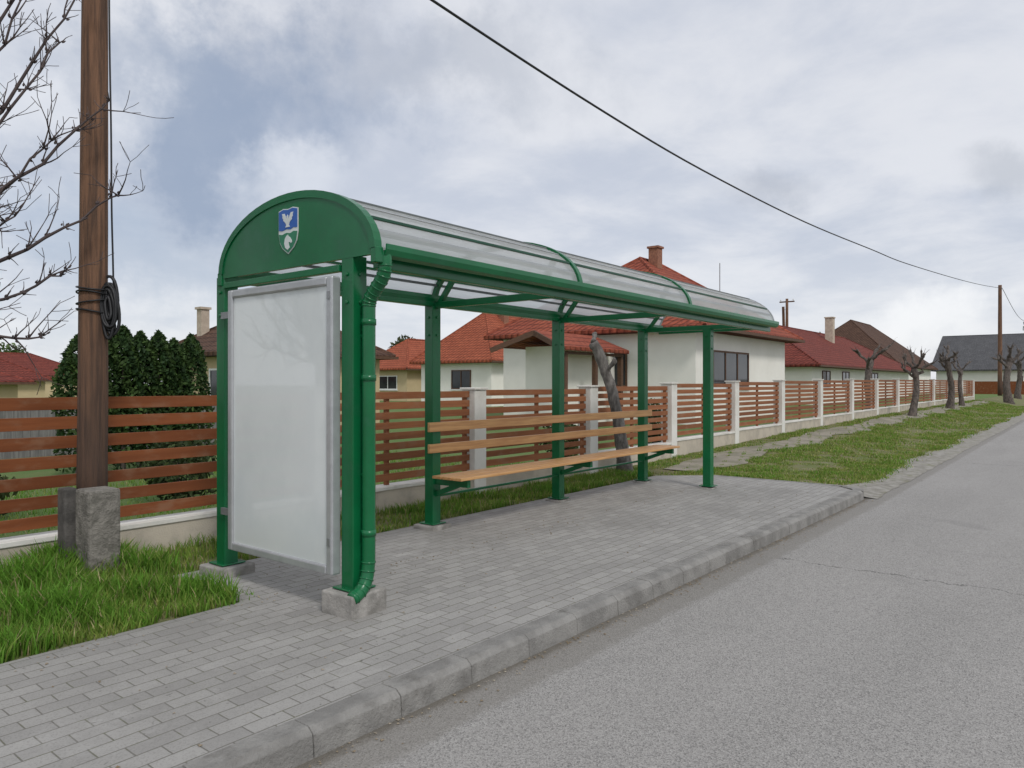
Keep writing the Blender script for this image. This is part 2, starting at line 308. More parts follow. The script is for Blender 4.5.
# ---------------- grass blades
def blades(name,regions,seed=1):
    rs=np.random.RandomState(seed); X=[];Y=[];H=[];D=[];F=[]
    for (x0,x1,y0,y1,dens,h,excl,patch,fresh) in regions:
        n=int((x1-x0)*(y1-y0)*dens); x=rs.uniform(x0,x1,n); y=rs.uniform(y0,y1,n)
        cl=np.sin(x*3.1+1.7*np.sin(y*2.3))*np.cos(y*4.3+1.3*np.sin(x*1.9))+.6*np.sin(x*9+y*7)
        cl2=np.sin(x*1.1+2*np.sin(y*1.7))+np.sin(y*2.9+1.5*np.sin(x*.7))
        keep=rs.uniform(-1.6,1.0,n)<cl*.6+.6+patch*(cl2*.8-.5)
        if excl: keep&=~excl(x,y)
        if x0>10: keep&=rs.rand(n)<np.clip((y-2.68-.08*np.sin(x*.8)-.06*np.sin(x*2.7))/.35,.02,1)
        x=x[keep];y=y[keep];cl=cl[keep]+.4*patch*cl2[keep]
        X.append(x);Y.append(y);H.append(h*(.6+.3*cl.clip(-1,1.2))*rs.uniform(.5,1.3,len(x))+.02);D.append(cl);F.append(np.full(len(x),fresh))
    x=np.concatenate(X);y=np.concatenate(Y);h=np.concatenate(H);cl=np.concatenate(D);fr=np.concatenate(F);n=len(x)
    near=np.exp(-((x-2.3)**2+(y-6.0)**2)/.5); h=h*(1+.5*near*(x<4))
    z=gz(x,y)-.01; a=rs.uniform(0,2*np.pi,n); w=np.maximum(.0035,h*.024)*rs.uniform(.8,1.5,n)*(1+x.clip(0,60)*.06)
    b=rs.uniform(0,2*np.pi,n); ln=h*rs.uniform(.1,.65,n)
    dx,dy=np.cos(a)*w,np.sin(a)*w; bx,by=np.cos(b)*ln,np.sin(b)*ln
    V=np.zeros((n,5,3))
    V[:,0]=np.stack([x-dx,y-dy,z],1);V[:,1]=np.stack([x+dx,y+dy,z],1)
    V[:,2]=np.stack([x+dx*.7+bx*.35,y+dy*.7+by*.35,z+h*.6],1);V[:,3]=np.stack([x-dx*.7+bx*.35,y-dy*.7+by*.35,z+h*.6],1)
    V[:,4]=np.stack([x+bx,y+by,z+h*.98],1)
    t=np.clip(fr+.25*cl+rs.normal(0,.25,n),0,1)[:,None]
    C=np.array([.31,.32,.085])*(1-t)+np.array([.13,.29,.033])*t
    dry=rs.rand(n)<(.20-.17*fr); C[dry]=np.array([.45,.39,.20]); C*=rs.uniform(.65,1.3,(n,1))
    me=bpy.data.meshes.new(name); me.vertices.add(n*5); me.vertices.foreach_set('co',V.ravel())
    base=np.arange(n)*5; loops=np.stack([base,base+1,base+2,base+3,base+3,base+2,base+4],1).ravel()
    me.loops.add(len(loops)); me.loops.foreach_set('vertex_index',loops.astype(np.int32))
    st=np.stack([np.arange(n)*7,np.arange(n)*7+4],1).ravel(); me.polygons.add(n*2); me.polygons.foreach_set('loop_start',st.astype(np.int32))
    me.update(calc_edges=True)
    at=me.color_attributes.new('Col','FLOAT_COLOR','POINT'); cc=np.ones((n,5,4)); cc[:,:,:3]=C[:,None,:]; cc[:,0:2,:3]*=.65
    at.data.foreach_set('color',cc.ravel()); me.materials.append(LEAF)
    o=bpy.data.objects.new(name,me); COL.objects.link(o); o['kind']='stuff'; return o
def exL(x,y): return (y<4.54+.05*np.sin(x*9)+.03*np.sin(x*23))|((x>2.75)&(y<5.6))
def exP(x,y):
    return ((y>pw0(x)+.05)&(y<pw1(x)-.05)&(x>11.65)&(np.sin(x*7)*np.sin(y*23)<.7))|((x<11.36)&(y<4.9))|((x+y<16.22)&(x<11.4)&(y<5.62))
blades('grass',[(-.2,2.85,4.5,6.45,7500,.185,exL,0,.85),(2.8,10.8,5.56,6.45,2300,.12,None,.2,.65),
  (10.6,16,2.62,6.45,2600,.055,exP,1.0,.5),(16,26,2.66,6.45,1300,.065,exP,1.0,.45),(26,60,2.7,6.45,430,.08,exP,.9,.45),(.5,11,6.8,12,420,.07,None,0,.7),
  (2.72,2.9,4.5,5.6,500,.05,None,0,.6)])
rs=np.random.RandomState(9); n=900; X=rs.uniform(0,11,n); g_=rs.rand(n)
Yd=np.where(g_<.55,2.44-np.abs(rs.normal(0,.07,n)),np.where(g_<.8,rs.uniform(2.7,5.4,n),4.5-np.abs(rs.normal(0,.12,n)))); 
Yk=np.where(g_<.55,Yd+KS*(10.93-X),Yd); Zd=np.where(g_<.55,.004,.123)
ok=(Yk<4.48)|(X>2.9); m=MB()
for x,y,z in zip(X[ok],Yk[ok],Zd[ok]):
    s=rs.uniform(.004,.013); a=rs.uniform(0,6.28); h=s*.5
    p=[(x+math.cos(a+q)*s*w_,y+math.sin(a+q)*s*w_,z) for q,w_ in ((0,1.3),(2.1,.8),(4.2,.9))]+[(x,y,z+h)]
    m.add(p,[(0,1,3),(1,2,3),(2,0,3)])
m.obj('grit',pmat('grit_and_dry_leaves',(.20,.15,.09),(.35,.31,.25),rough=1,scale=3),origin=(0,0,0),kind='stuff')
# ---------------- bus shelter
SH=empty('bus_shelter',(6.6,4.4,.12),label='green steel bus shelter with barrel roof, bench and crest beside road',category='bus shelter')
PW=.058
def post(x,y,z0,z1,foot,name='post'):
    p=MB().box(x-PW,x+PW,y-PW,y+PW,z0,z1); 
    p.box(x-.1,x+.1,y-.1,y+.1,z0,z0+.012)
    for zz in (z1-.12,z1-.3): 
        p.tube([(x-PW-.012,y,zz),(x-PW,y,zz)],.014,8); p.tube([(x,y-PW-.012,zz),(x,y-PW,zz)],.014,8)
    p.obj(name,GREEN,SH,bevel=.008)
    if foot:
        s,h=foot; MB().box(x-s,x+s,y-s,y+s,.10,.12+h,rot=.04).obj('footing',CONC,SH,bevel=.012)
EZ=2.40
posts=[(3.1,3.77,.27,(.15,.145)),(3.1,5.30,.2,(.15,.075)),(5.38,5.30,.17,(.14,.045)),(7.64,5.30,.15,(.12,.02)),(9.88,5.30,.15,(.12,.02)),(9.88,4.26,.15,(.10,.015))]
for (x,y,z,f) in posts: post(x,y,z,EZ+(.03 if x<4 else 0),f)
CY,RA,RB,Z0=4.40,.895,.47,2.45
def arc(t,a=RA,b=RB): return (CY-a*math.cos(t),Z0+b*math.sin(t))
N=28
def rib(name,x0,x1,ro=.035,ri=.03,mat=None,**kw):
    m=MB(); o=[arc(math.pi*i/N,RA+ro,RB+ro) for i in range(N+1)]; q=[arc(math.pi*i/N,RA-ri,RB-ri) for i in range(N+1)]
    vs=[(x0,)+p for p in o]+[(x0,)+p for p in q]+[(x1,)+p for p in o]+[(x1,)+p for p in q]; n=N+1; fs=[]
    for i in range(N):
        fs+=[(i,i+1,n+i+1,n+i),(2*n+i,3*n+i,3*n+i+1,2*n+i+1),(i,2*n+i,2*n+i+1,i+1),(n+i,n+i+1,3*n+i+1,3*n+i)]
    fs+=[(0,n,3*n,2*n),(N,2*n+N,3*n+N,n+N)]
    m.add(vs,fs); m.obj(name,mat or GREEN,SH,**kw)
XE=10.42
rib('roof_rib',3.03,3.09,.016,.035)
for xx in (5.38,7.63): rib('roof_rib',xx-.025,xx+.025,.022,.045)
rib('roof_rib',XE-.03,XE,.008,.018,ALU)
m=MB(); o=[arc(math.pi*i/N) for i in range(N+1)]
nx=24; X=[3.09+(XE-.03-3.09)*i/nx for i in range(nx+1)]
vs=[(x,)+p for x in X for p in o]; fs=[(i*(N+1)+j,i*(N+1)+j+1,(i+1)*(N+1)+j+1,(i+1)*(N+1)+j) for i in range(nx) for j in range(N)]
ro=m.add(vs,fs).obj('roof',POLY,SH,smooth=True,label='milky grey white polycarbonate vault sheet')
DGR=pmat('grey_bar',(.15,.165,.165),(.11,.125,.125),rough=.5)
DGG=pmat('dark_green_bar',(.01,.075,.04),rough=.4)
for t,w,mt in ((27,.028,DGG),(40,.012,ALU),(52,.02,DGR),(65,.012,ALU),(78,.02,DGR),(112,.012,ALU),(153,.03,GREEN)):
    y,z=arc(math.radians(t),RA+.003,RB+.003); MB().beam((3.09,y,z),(XE-.06,y,z),w,w*.7).obj('purlin',mt,SH,bevel=.003)
for t in (16,42,65,90,112,130,146,160):
    y,z=arc(math.radians(t),RA-.018,RB-.018); MB().beam((3.09,y,z),(XE-.06,y,z),.026,.022).obj('purlin',DGG if t in (65,112,146) else DGR,SH)
pl=[arc(math.pi*i/N,RA-.03,RB-.03) for i in range(N+1)]; pl=[(pl[0][0],2.415)]+pl+[(pl[-1][0],2.415)]
MB().prism(pl,'x',3.04,3.07).obj('end_panel',GREEN,SH,label='solid green semicircular end panel')
MB().box(3.03,3.075,3.84,5.235,2.335,2.38).obj('beam',GREEN,SH,bevel=.004)
MB().beam((3.12,5.30,2.43),(XE,5.30,2.43),.08,.07).obj('beam',GREEN,SH,bevel=.006)
MB().beam((3.12,3.585,2.38),(XE,3.585,2.38),.05,.08).obj('beam',GREEN,SH,bevel=.006)
for (a,b_) in ((3.475,3.53),(5.27,5.325)): MB().box(3.03,3.09,a,b_,2.36,2.46).obj('end_cap',GREEN,SH,bevel=.006)
for xx in (5.38,7.64,9.88,10.36):
    MB().beam((xx,3.58,2.405),(xx,5.27,2.405),.055,.065).obj('beam',GREEN,SH,bevel=.005)
for xx in (5.38,7.64,9.88):
    y,z=arc(math.radians(148),RA-.05,RB-.05); MB().beam((xx,5.2,2.42),(xx,y-.14,z+.02),.045,.045).obj('brace',GREEN,SH)
    y,z=arc(math.radians(32),RA-.05,RB-.05); MB().beam((xx,3.95,2.42),(xx,y+.1,z+.03),.045,.045).obj('brace',GREEN,SH)
pr=[(-.055,.035),(-.055,-.0),(-.04,-.035),(0,-.05),(.04,-.035),(.05,0.),(.05,.03),(.04,.03),(.036,0),(0,-.035),(-.04,-.0),(-.043,.035)]
g=MB(); g.prism([(3.50+a,2.445+b) for a,b in pr],'x',3.092,XE+.02); g.obj('gutter',GREEN,SH,bevel=.003)
g=MB(); g.prism([(5.30+a,2.475+b) for a,b in pr],'x',3.092,XE+.02); g.obj('gutter',GREEN,SH)
def smoothpath(p,n=6):
    p=[Vector(a) for a in p]; out=[]
    for i in range(len(p)-1):
        p0=p[max(i-1,0)];p1=p[i];p2=p[i+1];p3=p[min(i+2,len(p)-1)]
        for k in range(n):
            t=k/n; out.append(.5*((2*p1)+(p2-p0)*t+(2*p0-5*p1+4*p2-p3)*t*t+(3*p1-p0-3*p2+p3)*t**3))
    out.append(p[-1]); return out
dp=MB(); DX=3.125
path=[(DX,3.50,2.43),(DX,3.498,2.38),(DX,3.50,2.33),(DX,3.52,2.28),(DX,3.57,2.225),(DX,3.625,2.17),(DX,3.652,2.12),(DX,3.655,2.05),(DX,3.655,1.7),(DX,3.655,.62),(DX-.005,3.655,.42),(DX-.03,3.65,.33),(DX-.08,3.645,.275),(DX-.15,3.64,.245)]
pp_=smoothpath(path,5); dp.tube(pp_,.043,16)
for (z) in (1.98,1.62,.62): dp.tube([(DX,3.655,z),(DX,3.655,z+.04)],.048,16)
def rings(lo,hi,step=3):
    idx=[i for i,p in enumerate(pp_) if lo<p.z<hi]
    for i in idx[::step]:
        t=(pp_[min(i+1,len(pp_)-1)]-pp_[i-1]).normalized(); dp.tube([pp_[i]-t*.005,pp_[i]+t*.005],.047,16)
rings(2.06,2.36); rings(.25,.45)
for z in (1.9,1.0): dp.box(DX-.02,DX+.02,3.68,3.72,z,z+.02)
dp.obj('downpipe',GREEN,SH,smooth=True,bevel=0)
DC=empty('display_case',(3.02,4.5,.36),SH,label='empty white advertising light box in aluminium frame')
x0,x1=2.965,3.04; ya,yb=3.83,5.07; za,zb=.36,2.30
f=MB(); fw=.06
f.box(x0,x1,ya,ya+fw,za,zb); f.box(x0,x1,yb-fw,yb,za,zb); f.box(x0,x1,ya+fw,yb-fw,zb-fw,zb); f.box(x0,x1,ya+fw,yb-fw,za,za+.06)
f.obj('frame',ALU,DC,bevel=.012)
def panelmat():
    m,nt,b,out=newmat('white_acrylic'); v=objco(nt); sp=nd(nt,'ShaderNodeSeparateXYZ',{0:v})
    n=noise(nt,v,1.2,5); col=mixc(nt,ramp(nt,n,.35,.7),(.74,.77,.76),(.65,.69,.69))
    d=mth(nt,'MULTIPLY',ramp(nt,mth(nt,'ADD',sp.outputs[2],mth(nt,'MULTIPLY',n,.4)),.5,.1),.35); col=mixc(nt,d,col,(.55,.55,.5))
    s=noise(nt,objco(nt,(1,30,2)),3,6,.8); col=mixc(nt,mth(nt,'MULTIPLY',ramp(nt,s,.6,.8),.25),col,(.45,.46,.44))
    nt.links.new(col,b.inputs['Base Color']); b.inputs['Roughness'].default_value=.4; b.inputs['Coat Weight'].default_value=.9; b.inputs['Coat Roughness'].default_value=.03
    return m
MB().box(x0+.02,x1-.02,ya+fw-.002,yb-fw+.002,za+.058,zb-fw+.002).obj('panel',panelmat(),DC)
for z in (.6,2.1): MB().box(3.01,3.035,yb,5.24,z,z+.05).obj('bracket',STEEL,DC)
for z in (.55,2.15): MB().box(x0-.006,x0,ya+.015,ya+.045,z,z+.05).obj('lock',STEEL,DC)
# crest
c=MB(); CX=3.039; CYY,CZ=4.40,2.675
def sh(pts,d0,d1,mi):
    c.cur=mi; c.prism([(CYY-s_*.94,CZ+z_*.94) for s_,z_ in pts],'x',CX-d1,CX-d0)
outl=[(-.12,.155),(-.06,.168),(0,.16),(.06,.168),(.12,.155),(.12,-.02),(.105,-.085),(.07,-.13),(.0,-.175),(-.07,-.13),(-.105,-.085),(-.12,-.02)]
inn=[(a*.95,b*.955) for a,b in outl]
sh(outl,0,.006,0)
top=[p for p in inn[:5]]+[(.114,.010),(.07,.016),(.03,.004),(-.02,.012),(-.07,.002),(-.114,.010)]
sh(top,.006,.009,1)
bot=[(-.114,-.018),(-.07,-.026),(-.02,-.016),(.03,-.024),(.07,-.012),(.114,-.018),(.113,-.022)]+inn[6:11]+[(-.113,-.022)]
sh(bot,.006,.009,2)
sh([(0,.118),(.009,.105),(.007,.085),(.018,.095),(.038,.128),(.070,.13),(.062,.112),(.064,.1),(.052,.088),(.052,.076),(.038,.068),(.024,.054),(.016,.040),(.028,.024),(-.028,.024),(-.016,.040),(-.024,.054),(-.038,.068),(-.052,.076),(-.052,.088),(-.064,.1),(-.062,.112),(-.070,.13),(-.038,.128),(-.018,.095),(-.007,.085),(-.014,.102)],.009,.012,0)
sh([(-.012,-.037),(-.004,-.042),(.003,-.032),(.010,-.045),(.028,-.052),(.05,-.077),(.054,-.092),(.042,-.099),(.025,-.088),(.011,-.09),(.018,-.115),(.026,-.130),(.0,-.146),(-.030,-.126),(-.042,-.095),(-.034,-.06)],.009,.012,0)
c.obj('coat_of_arms',[CWHITE,BLUE,CGREEN],SH,label='shield crest with white bird and horse head on blue and green')
# bench
BN=empty('bench',(7.6,5.0,.6),SH,label='long pine plank bench bolted to shelter posts')
s=MB()
for i,(y0,y1) in enumerate(((4.74,4.86),(4.875,4.995),(5.01,5.13))): s.box(5.2,9.98,y0,y1,.66,.688)
s.obj('seat',BENCHW,BN,bevel=.005)
MB().box(5.24,10.0,5.205,5.235,1.115,1.21).obj('backrest',BENCHW,BN,bevel=.005)
MB().box(5.24,10.0,5.205,5.235,.90,.99).obj('backrest',BENCHW,BN,bevel=.005)
for xx in (5.38,7.64,9.88):
    b=MB(); b.beam((xx,5.29,.61),(xx,4.80,.61),.05,.07); b.beam((xx,5.26,.47),(xx,4.95,.585),.045,.05); b.obj('bracket',GREEN,BN,bevel=.004)
MB().tube([(5.38,5.27,.45),(9.88,5.27,.45)],.015,8).obj('rail',GREEN,BN)
# ---------------- garden fence
FY=6.6
FN=empty('garden_fence',(22,FY,.1),label='long garden fence of stained slats between white plastered pillars',category='fence')
fx=[-7.8,-4.7,-1.6,1.05,4.35,7.5,10.4,13.4,16.7,20.0,23.6,27.4,31.2,35.2,39.6,44.5,49.8,55.5,61.5]
def fz(x): return float(.36*(1-math.exp(-max(0,x-9)/18)))
for x in fx:
    z=fz(x); w=.12
    p=MB(); p.box(x-w,x+w,FY-w,FY+w,z-.1,1.52+z); p.obj('post',PLAST,FN,bevel=.008)
    p=MB(); a=w+.02; p.box(x-a,x+a,FY-a,FY+a,1.522+z,1.552+z); p.obj('post_cap',PLAST,FN,bevel=.006)
for i in range(len(fx)-1):
    xa,xb=fx[i]+.122,fx[i+1]-.122; z=(fz(fx[i])+fz(fx[i+1]))/2
    w=MB(); w.box(xa,xb,FY-.1,FY+.1,-.1,z+.345); w.obj('base_wall',WALLB,FN)
    w=MB(); w.box(xa,xb,FY-.115,FY+.115,z+.347,z+.39); w.obj('coping',PLAST,FN,bevel=.006)
    s=MB(); near=fx[i]<4; ns,sp_,hh=(7,.158,.098) if near else (9,.122,.084)
    for kx in range(ns):
        z0=z+.445+kx*sp_; s.box(xa+.01,xb-.01,FY-.035+R.uniform(-.003,.003),FY-.013,z0+R.uniform(-.004,.004),z0+hh)
    s.obj('slat_panel',SLAT if near else SLAT2,FN,bevel=.003)
    for xx in (xa+.06,(xa+xb)/2,xb-.06): MB().box(xx-.025,xx+.025,FY-.012,FY+.035,z+.392,z+1.49).obj('upright',DWOOD if near else SLAT2,FN)
b=MB(); x=-1.0
while x<12.3:
    b.box(x,x+.145,17.0,17.02,.1,1.22+R.uniform(-.02,.015)); x+=.15
b.box(-1,12.3,17.022,17.06,1.0,1.07); b.box(-1,12.3,17.022,17.06,.35,.42)
b.obj('board_fence',GREYW,None,label='weathered grey vertical board fence behind the lawn',category='fence')
# ---------------- utility poles
def pole(x,y,zb,zt,r,lean,label,base=True,arms=True):
    P=empty('utility_pole',(x,y,zb),label=label,category='utility pole',group='wooden utility poles')
    n=10; pts=[(x+lean*i/n,y,zb+.25+(zt-zb-.25)*i/n) for i in range(n+1)]
    MB().tube(pts,[r*(1-.25*i/n) for i in range(n+1)],18,jit=.02,rng=R).obj('shaft',POLEW,P,smooth=True)
    if base:
        MB().box(2.30,2.535,5.84,6.085,zb-.1,.80,rot=.03).obj('concrete_stub',CONCP,P,bevel=.022)
        MB().box(2.24,2.335,6.12,6.26,zb-.1,.80).obj('concrete_stub',CONCD,P,bevel=.015)
    if arms:
        a=MB(); a.beam((x+lean,y-.6,zt-.25),(x+lean,y+.6,zt-.25),.09,.1); a.obj('crossarm',DWOOD,P)
        for yy in (-.5,.5):
            a=MB(); a.tube([(x+lean,y+yy,zt-.2),(x+lean,y+yy,zt-.08),(x+lean,y+yy,zt-.02)],[.02,.05,.03],8); a.obj('insulator',WHITE,P)
    else:
        a=MB(); a.tube([(x+lean,y-.16,zt-.25),(x+lean,y-.03,zt-.25)],.02,8); a.obj('hook',STEEL,P)
    return P
P1=pole(2.47,6.2,.1,6.6,.112,.03,'brown wooden utility pole with concrete base and cable coil',True,False)
cb=MB(); cb.tube(smoothpath([(2.565,6.13,6.5),(2.565,6.12,4.6),(2.575,6.11,3.6),(2.575,6.10,3.0),(2.58,6.09,2.6),(2.585,6.09,2.35)],6),.007,6)
cb.obj('cable',BLACK,P1,smooth=True)
cb=MB()
for i in range(13):
    r=.07+R.uniform(-.04,.03); ccx,ccy,ccz=2.55+R.uniform(-.02,.02),6.08+R.uniform(-.02,.02),2.22+R.uniform(-.07,.05); ph=R.uniform(-.9,.9)
    pts=[(ccx+math.cos(t)*r*.5*math.cos(ph),ccy-math.cos(t)*r*.5*math.cos(ph)+math.sin(t)*.02,ccz+math.sin(t)*r*2.2+.01*math.sin(3*t+i)) for t in np.linspace(0,2*math.pi,25)]
    cb.tube(pts,.013,6,cap=False)
cb.tube(smoothpath([(2.56,6.07,2.14),(2.58,6.05,2.06),(2.56,6.06,2.0),(2.53,6.08,2.05)],5),.009,6)
for z in (2.36,2.31,2.17,2.25): 
    pts=[(2.48+math.cos(t)*.118,6.2+math.sin(t)*.118,z+.02*math.sin(t+z*40)) for t in np.linspace(0,2*math.pi,25)]; cb.tube(pts,.007,6,cap=False)
cb.obj('cable_coil',BLACK,P1,smooth=True)
P2=pole(70.8,5.7,.4,9.6,.17,0,'distant plain wooden utility pole on the verge',False,False)
P3=pole(61,19.5,.4,8.6,.14,0,'wooden utility pole behind the red roofed house',False,True)
P4=pole(61.9,19.9,.4,8.0,.14,-.6,'leaning wooden pole strut beside another pole',False,False)
P5=pole(118,5.6,.4,10,.16,0,'distant plain wooden utility pole on the verge',False,False)
ctrl=[(2.47,6.05,6.35),(6.2,6.15,6.18),(10,6.15,6.0),(14,6.15,5.93),(20.5,6.1,6.02),(28,6.0,6.32),(34,6,6.62),(48,5.9,7.55),(60,5.8,8.45),(70.8,5.55,9.33)]
MB().tube(smoothpath(ctrl,6),.017,6).obj('overhead_cable',BLACK,None,label='black overhead cable sagging between the wooden poles',category='cable')
ctrl=[(70.8,5.55,9.33),(90,5.5,8.2),(118,5.45,9.7)]
MB().tube(smoothpath(ctrl,8),.02,5).obj('overhead_cable',BLACK,None,label='thin overhead cable between distant poles',category='cable')
# ---------------- houses
def house(name,label,x0,x1,y0,y1,zb,ze,zr,wm,rm,oh=.5,inset=None,axis='x',wins=(),chims=(),cat='house',cm=None):
    H=empty(name,((x0+x1)/2,(y0+y1)/2,zb),label=label,category=cat)
    MB().box(x0,x1,y0,y1,zb-.3,ze+.02).obj('wall',wm,H)
    X0,X1,Y0,Y1=x0-oh,x1+oh,y0-oh,y1+oh; zl=ze-.12
    if axis=='x':
        i=(Y1-Y0)/2 if inset is None else inset; a=(X0+i,(Y0+Y1)/2); b=(X1-i,(Y0+Y1)/2)
    else:
        i=(X1-X0)/2 if inset is None else inset; a=((X0+X1)/2,Y0+i); b=((X0+X1)/2,Y1-i)
    m=MB(); lo=[(X0,Y0),(X1,Y0),(X1,Y1),(X0,Y1)]
    vs=[(p[0],p[1],zl) for p in lo]+[(p[0],p[1],zl+.14) for p in lo]+[(a[0],a[1],zr),(b[0],b[1],zr)]
    fs=[(3,2,1,0),(0,1,5,4),(1,2,6,5),(2,3,7,6),(3,0,4,7)]
    if axis=='x': fs+=[(4,5,9,8),(5,6,9),(6,7,8,9),(7,4,8)]
    else: fs+=[(4,5,8),(5,6,9,8),(6,7,9),(7,4,8,9)]
    Rf=m.add(vs,fs).obj('roof',rm,H)
    if axis=='x': rr=[((X0,Y0),a),((X0,Y1),a),((X1,Y0),b),((X1,Y1),b)]
    else: rr=[((X0,Y0),a),((X1,Y0),a),((X0,Y1),b),((X1,Y1),b)]
    m=MB(); m.tube([(a[0],a[1],zr-.02),(b[0],b[1],zr-.019)] if (Vector(a)-Vector(b)).length>.05 else [(a[0]-.1,a[1],zr-.02),(a[0]+.1,a[1],zr-.02)],.08,8)
    for p,q in rr: m.tube([(p[0],p[1],zl+.12),(q[0],q[1],zr-.02)],.07,6)
    m.obj('ridge_tiles',rm,Rf)
    m=MB(); m.box(X0-.07,X1+.07,Y0-.09,Y0-.003,zl+.0,zl+.1); m.obj('gutter',DWOOD,Rf)
    for (cx,cy,cw,ct) in chims:
        cbm=MB(); cbm.box(cx-cw,cx+cw,cy-cw,cy+cw,ze,ct); cbm.box(cx-cw-.05,cx+cw+.05,cy-cw-.05,cy+cw+.05,ct,ct+.08)
        cbm.obj('chimney',cm or BRICKC,Rf)
    for (face,u0,u1,z0,z1,np_) in wins:
        W=empty('window',((u0+u1)/2,y0,z0) if face=='y' else (x0,(u0+u1)/2,z0),H)
        fr=MB(); gl=MB(); t=.06
        def bx(mb,a,b,c_,d,o1,o2):
            if face=='y': mb.box(a,b,y0-o2,y0-o1,c_,d)
            else: mb.box(x0-o2,x0-o1,a,b,c_,d)
        bx(gl,u0+t,u1-t,z0+t,z1-t,.004,.02); gl.obj('glass',GLASS,W)
        bx(fr,u0,u1,z0,z0+t,.003,.05);bx(fr,u0,u1,z1-t,z1,.003,.05);bx(fr,u0,u0+t,z0+t,z1-t,.003,.05);bx(fr,u1-t,u1,z0+t,z1-t,.003,.05)
        for k_ in range(1,np_): 
            q=u0+(u1-u0)*k_/np_; bx(fr,q-.03,q+.03,z0+t,z1-t,.021,.045)
        fr.obj('frame',DWOOD if wm is HWALL else WHITE,W)
        si=MB(); bx(si,u0-.08,u1+.08,z0-.07,z0-.004,.003,.1); si.obj('sill',WHITE,W)
    return H
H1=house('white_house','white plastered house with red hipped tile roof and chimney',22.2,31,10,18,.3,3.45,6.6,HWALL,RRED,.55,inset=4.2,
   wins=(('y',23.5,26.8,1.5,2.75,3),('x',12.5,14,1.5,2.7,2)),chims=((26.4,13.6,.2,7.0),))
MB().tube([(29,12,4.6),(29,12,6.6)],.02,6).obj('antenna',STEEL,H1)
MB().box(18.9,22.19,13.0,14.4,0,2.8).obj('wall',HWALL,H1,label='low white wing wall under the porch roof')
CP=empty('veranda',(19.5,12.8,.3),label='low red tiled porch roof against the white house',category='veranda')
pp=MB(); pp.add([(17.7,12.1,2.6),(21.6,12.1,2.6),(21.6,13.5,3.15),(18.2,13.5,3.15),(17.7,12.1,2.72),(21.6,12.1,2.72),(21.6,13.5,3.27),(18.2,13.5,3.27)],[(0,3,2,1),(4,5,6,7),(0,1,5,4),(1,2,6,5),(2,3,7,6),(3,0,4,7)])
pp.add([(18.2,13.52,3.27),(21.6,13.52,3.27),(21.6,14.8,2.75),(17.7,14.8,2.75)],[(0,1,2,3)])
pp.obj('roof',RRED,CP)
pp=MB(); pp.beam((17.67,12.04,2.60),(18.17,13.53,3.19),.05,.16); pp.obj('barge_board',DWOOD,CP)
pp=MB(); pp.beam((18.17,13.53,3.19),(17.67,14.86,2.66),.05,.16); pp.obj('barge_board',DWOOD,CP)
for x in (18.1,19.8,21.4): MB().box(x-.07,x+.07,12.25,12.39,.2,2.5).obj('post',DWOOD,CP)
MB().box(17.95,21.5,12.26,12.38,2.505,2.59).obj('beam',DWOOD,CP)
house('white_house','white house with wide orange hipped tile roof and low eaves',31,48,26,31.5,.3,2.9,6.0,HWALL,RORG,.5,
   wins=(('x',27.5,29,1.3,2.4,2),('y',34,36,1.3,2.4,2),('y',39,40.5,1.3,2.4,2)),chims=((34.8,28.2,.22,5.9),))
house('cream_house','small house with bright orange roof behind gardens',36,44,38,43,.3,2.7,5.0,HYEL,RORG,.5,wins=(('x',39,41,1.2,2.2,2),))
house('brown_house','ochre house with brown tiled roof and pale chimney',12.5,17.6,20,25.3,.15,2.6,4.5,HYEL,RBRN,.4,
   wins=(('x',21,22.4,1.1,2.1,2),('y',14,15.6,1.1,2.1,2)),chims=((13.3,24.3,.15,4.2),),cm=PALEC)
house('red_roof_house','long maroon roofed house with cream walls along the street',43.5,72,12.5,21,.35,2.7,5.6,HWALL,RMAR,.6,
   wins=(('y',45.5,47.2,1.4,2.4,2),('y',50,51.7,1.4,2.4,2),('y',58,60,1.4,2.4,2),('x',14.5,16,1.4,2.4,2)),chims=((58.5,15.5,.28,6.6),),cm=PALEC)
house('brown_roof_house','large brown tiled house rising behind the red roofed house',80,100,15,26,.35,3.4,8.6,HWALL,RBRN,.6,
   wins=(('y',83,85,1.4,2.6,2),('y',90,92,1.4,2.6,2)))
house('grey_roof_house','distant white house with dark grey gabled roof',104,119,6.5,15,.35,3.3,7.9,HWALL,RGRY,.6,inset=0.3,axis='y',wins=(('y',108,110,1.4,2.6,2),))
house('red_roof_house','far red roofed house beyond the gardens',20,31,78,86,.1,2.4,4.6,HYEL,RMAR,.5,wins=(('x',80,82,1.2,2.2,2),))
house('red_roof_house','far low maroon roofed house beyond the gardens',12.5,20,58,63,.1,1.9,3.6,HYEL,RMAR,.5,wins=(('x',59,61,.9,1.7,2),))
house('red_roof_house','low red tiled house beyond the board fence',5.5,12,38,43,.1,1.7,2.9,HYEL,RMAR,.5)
house('brown_house','far brown roofed house beyond the gardens',14,24,100,112,.1,3.2,5.6,HWALL,RBRN,.5)
house('cream_house','far low house across gardens',55,64,55,62,.3,3,5.6,HYEL,RBRN,.5)
b=MB(); b.box(98,98.15,3.6,11,.2,1.9); b.obj('board_fence',SLAT,None,label='distant brown timber gate panel beside grey roofed house',category='fence')
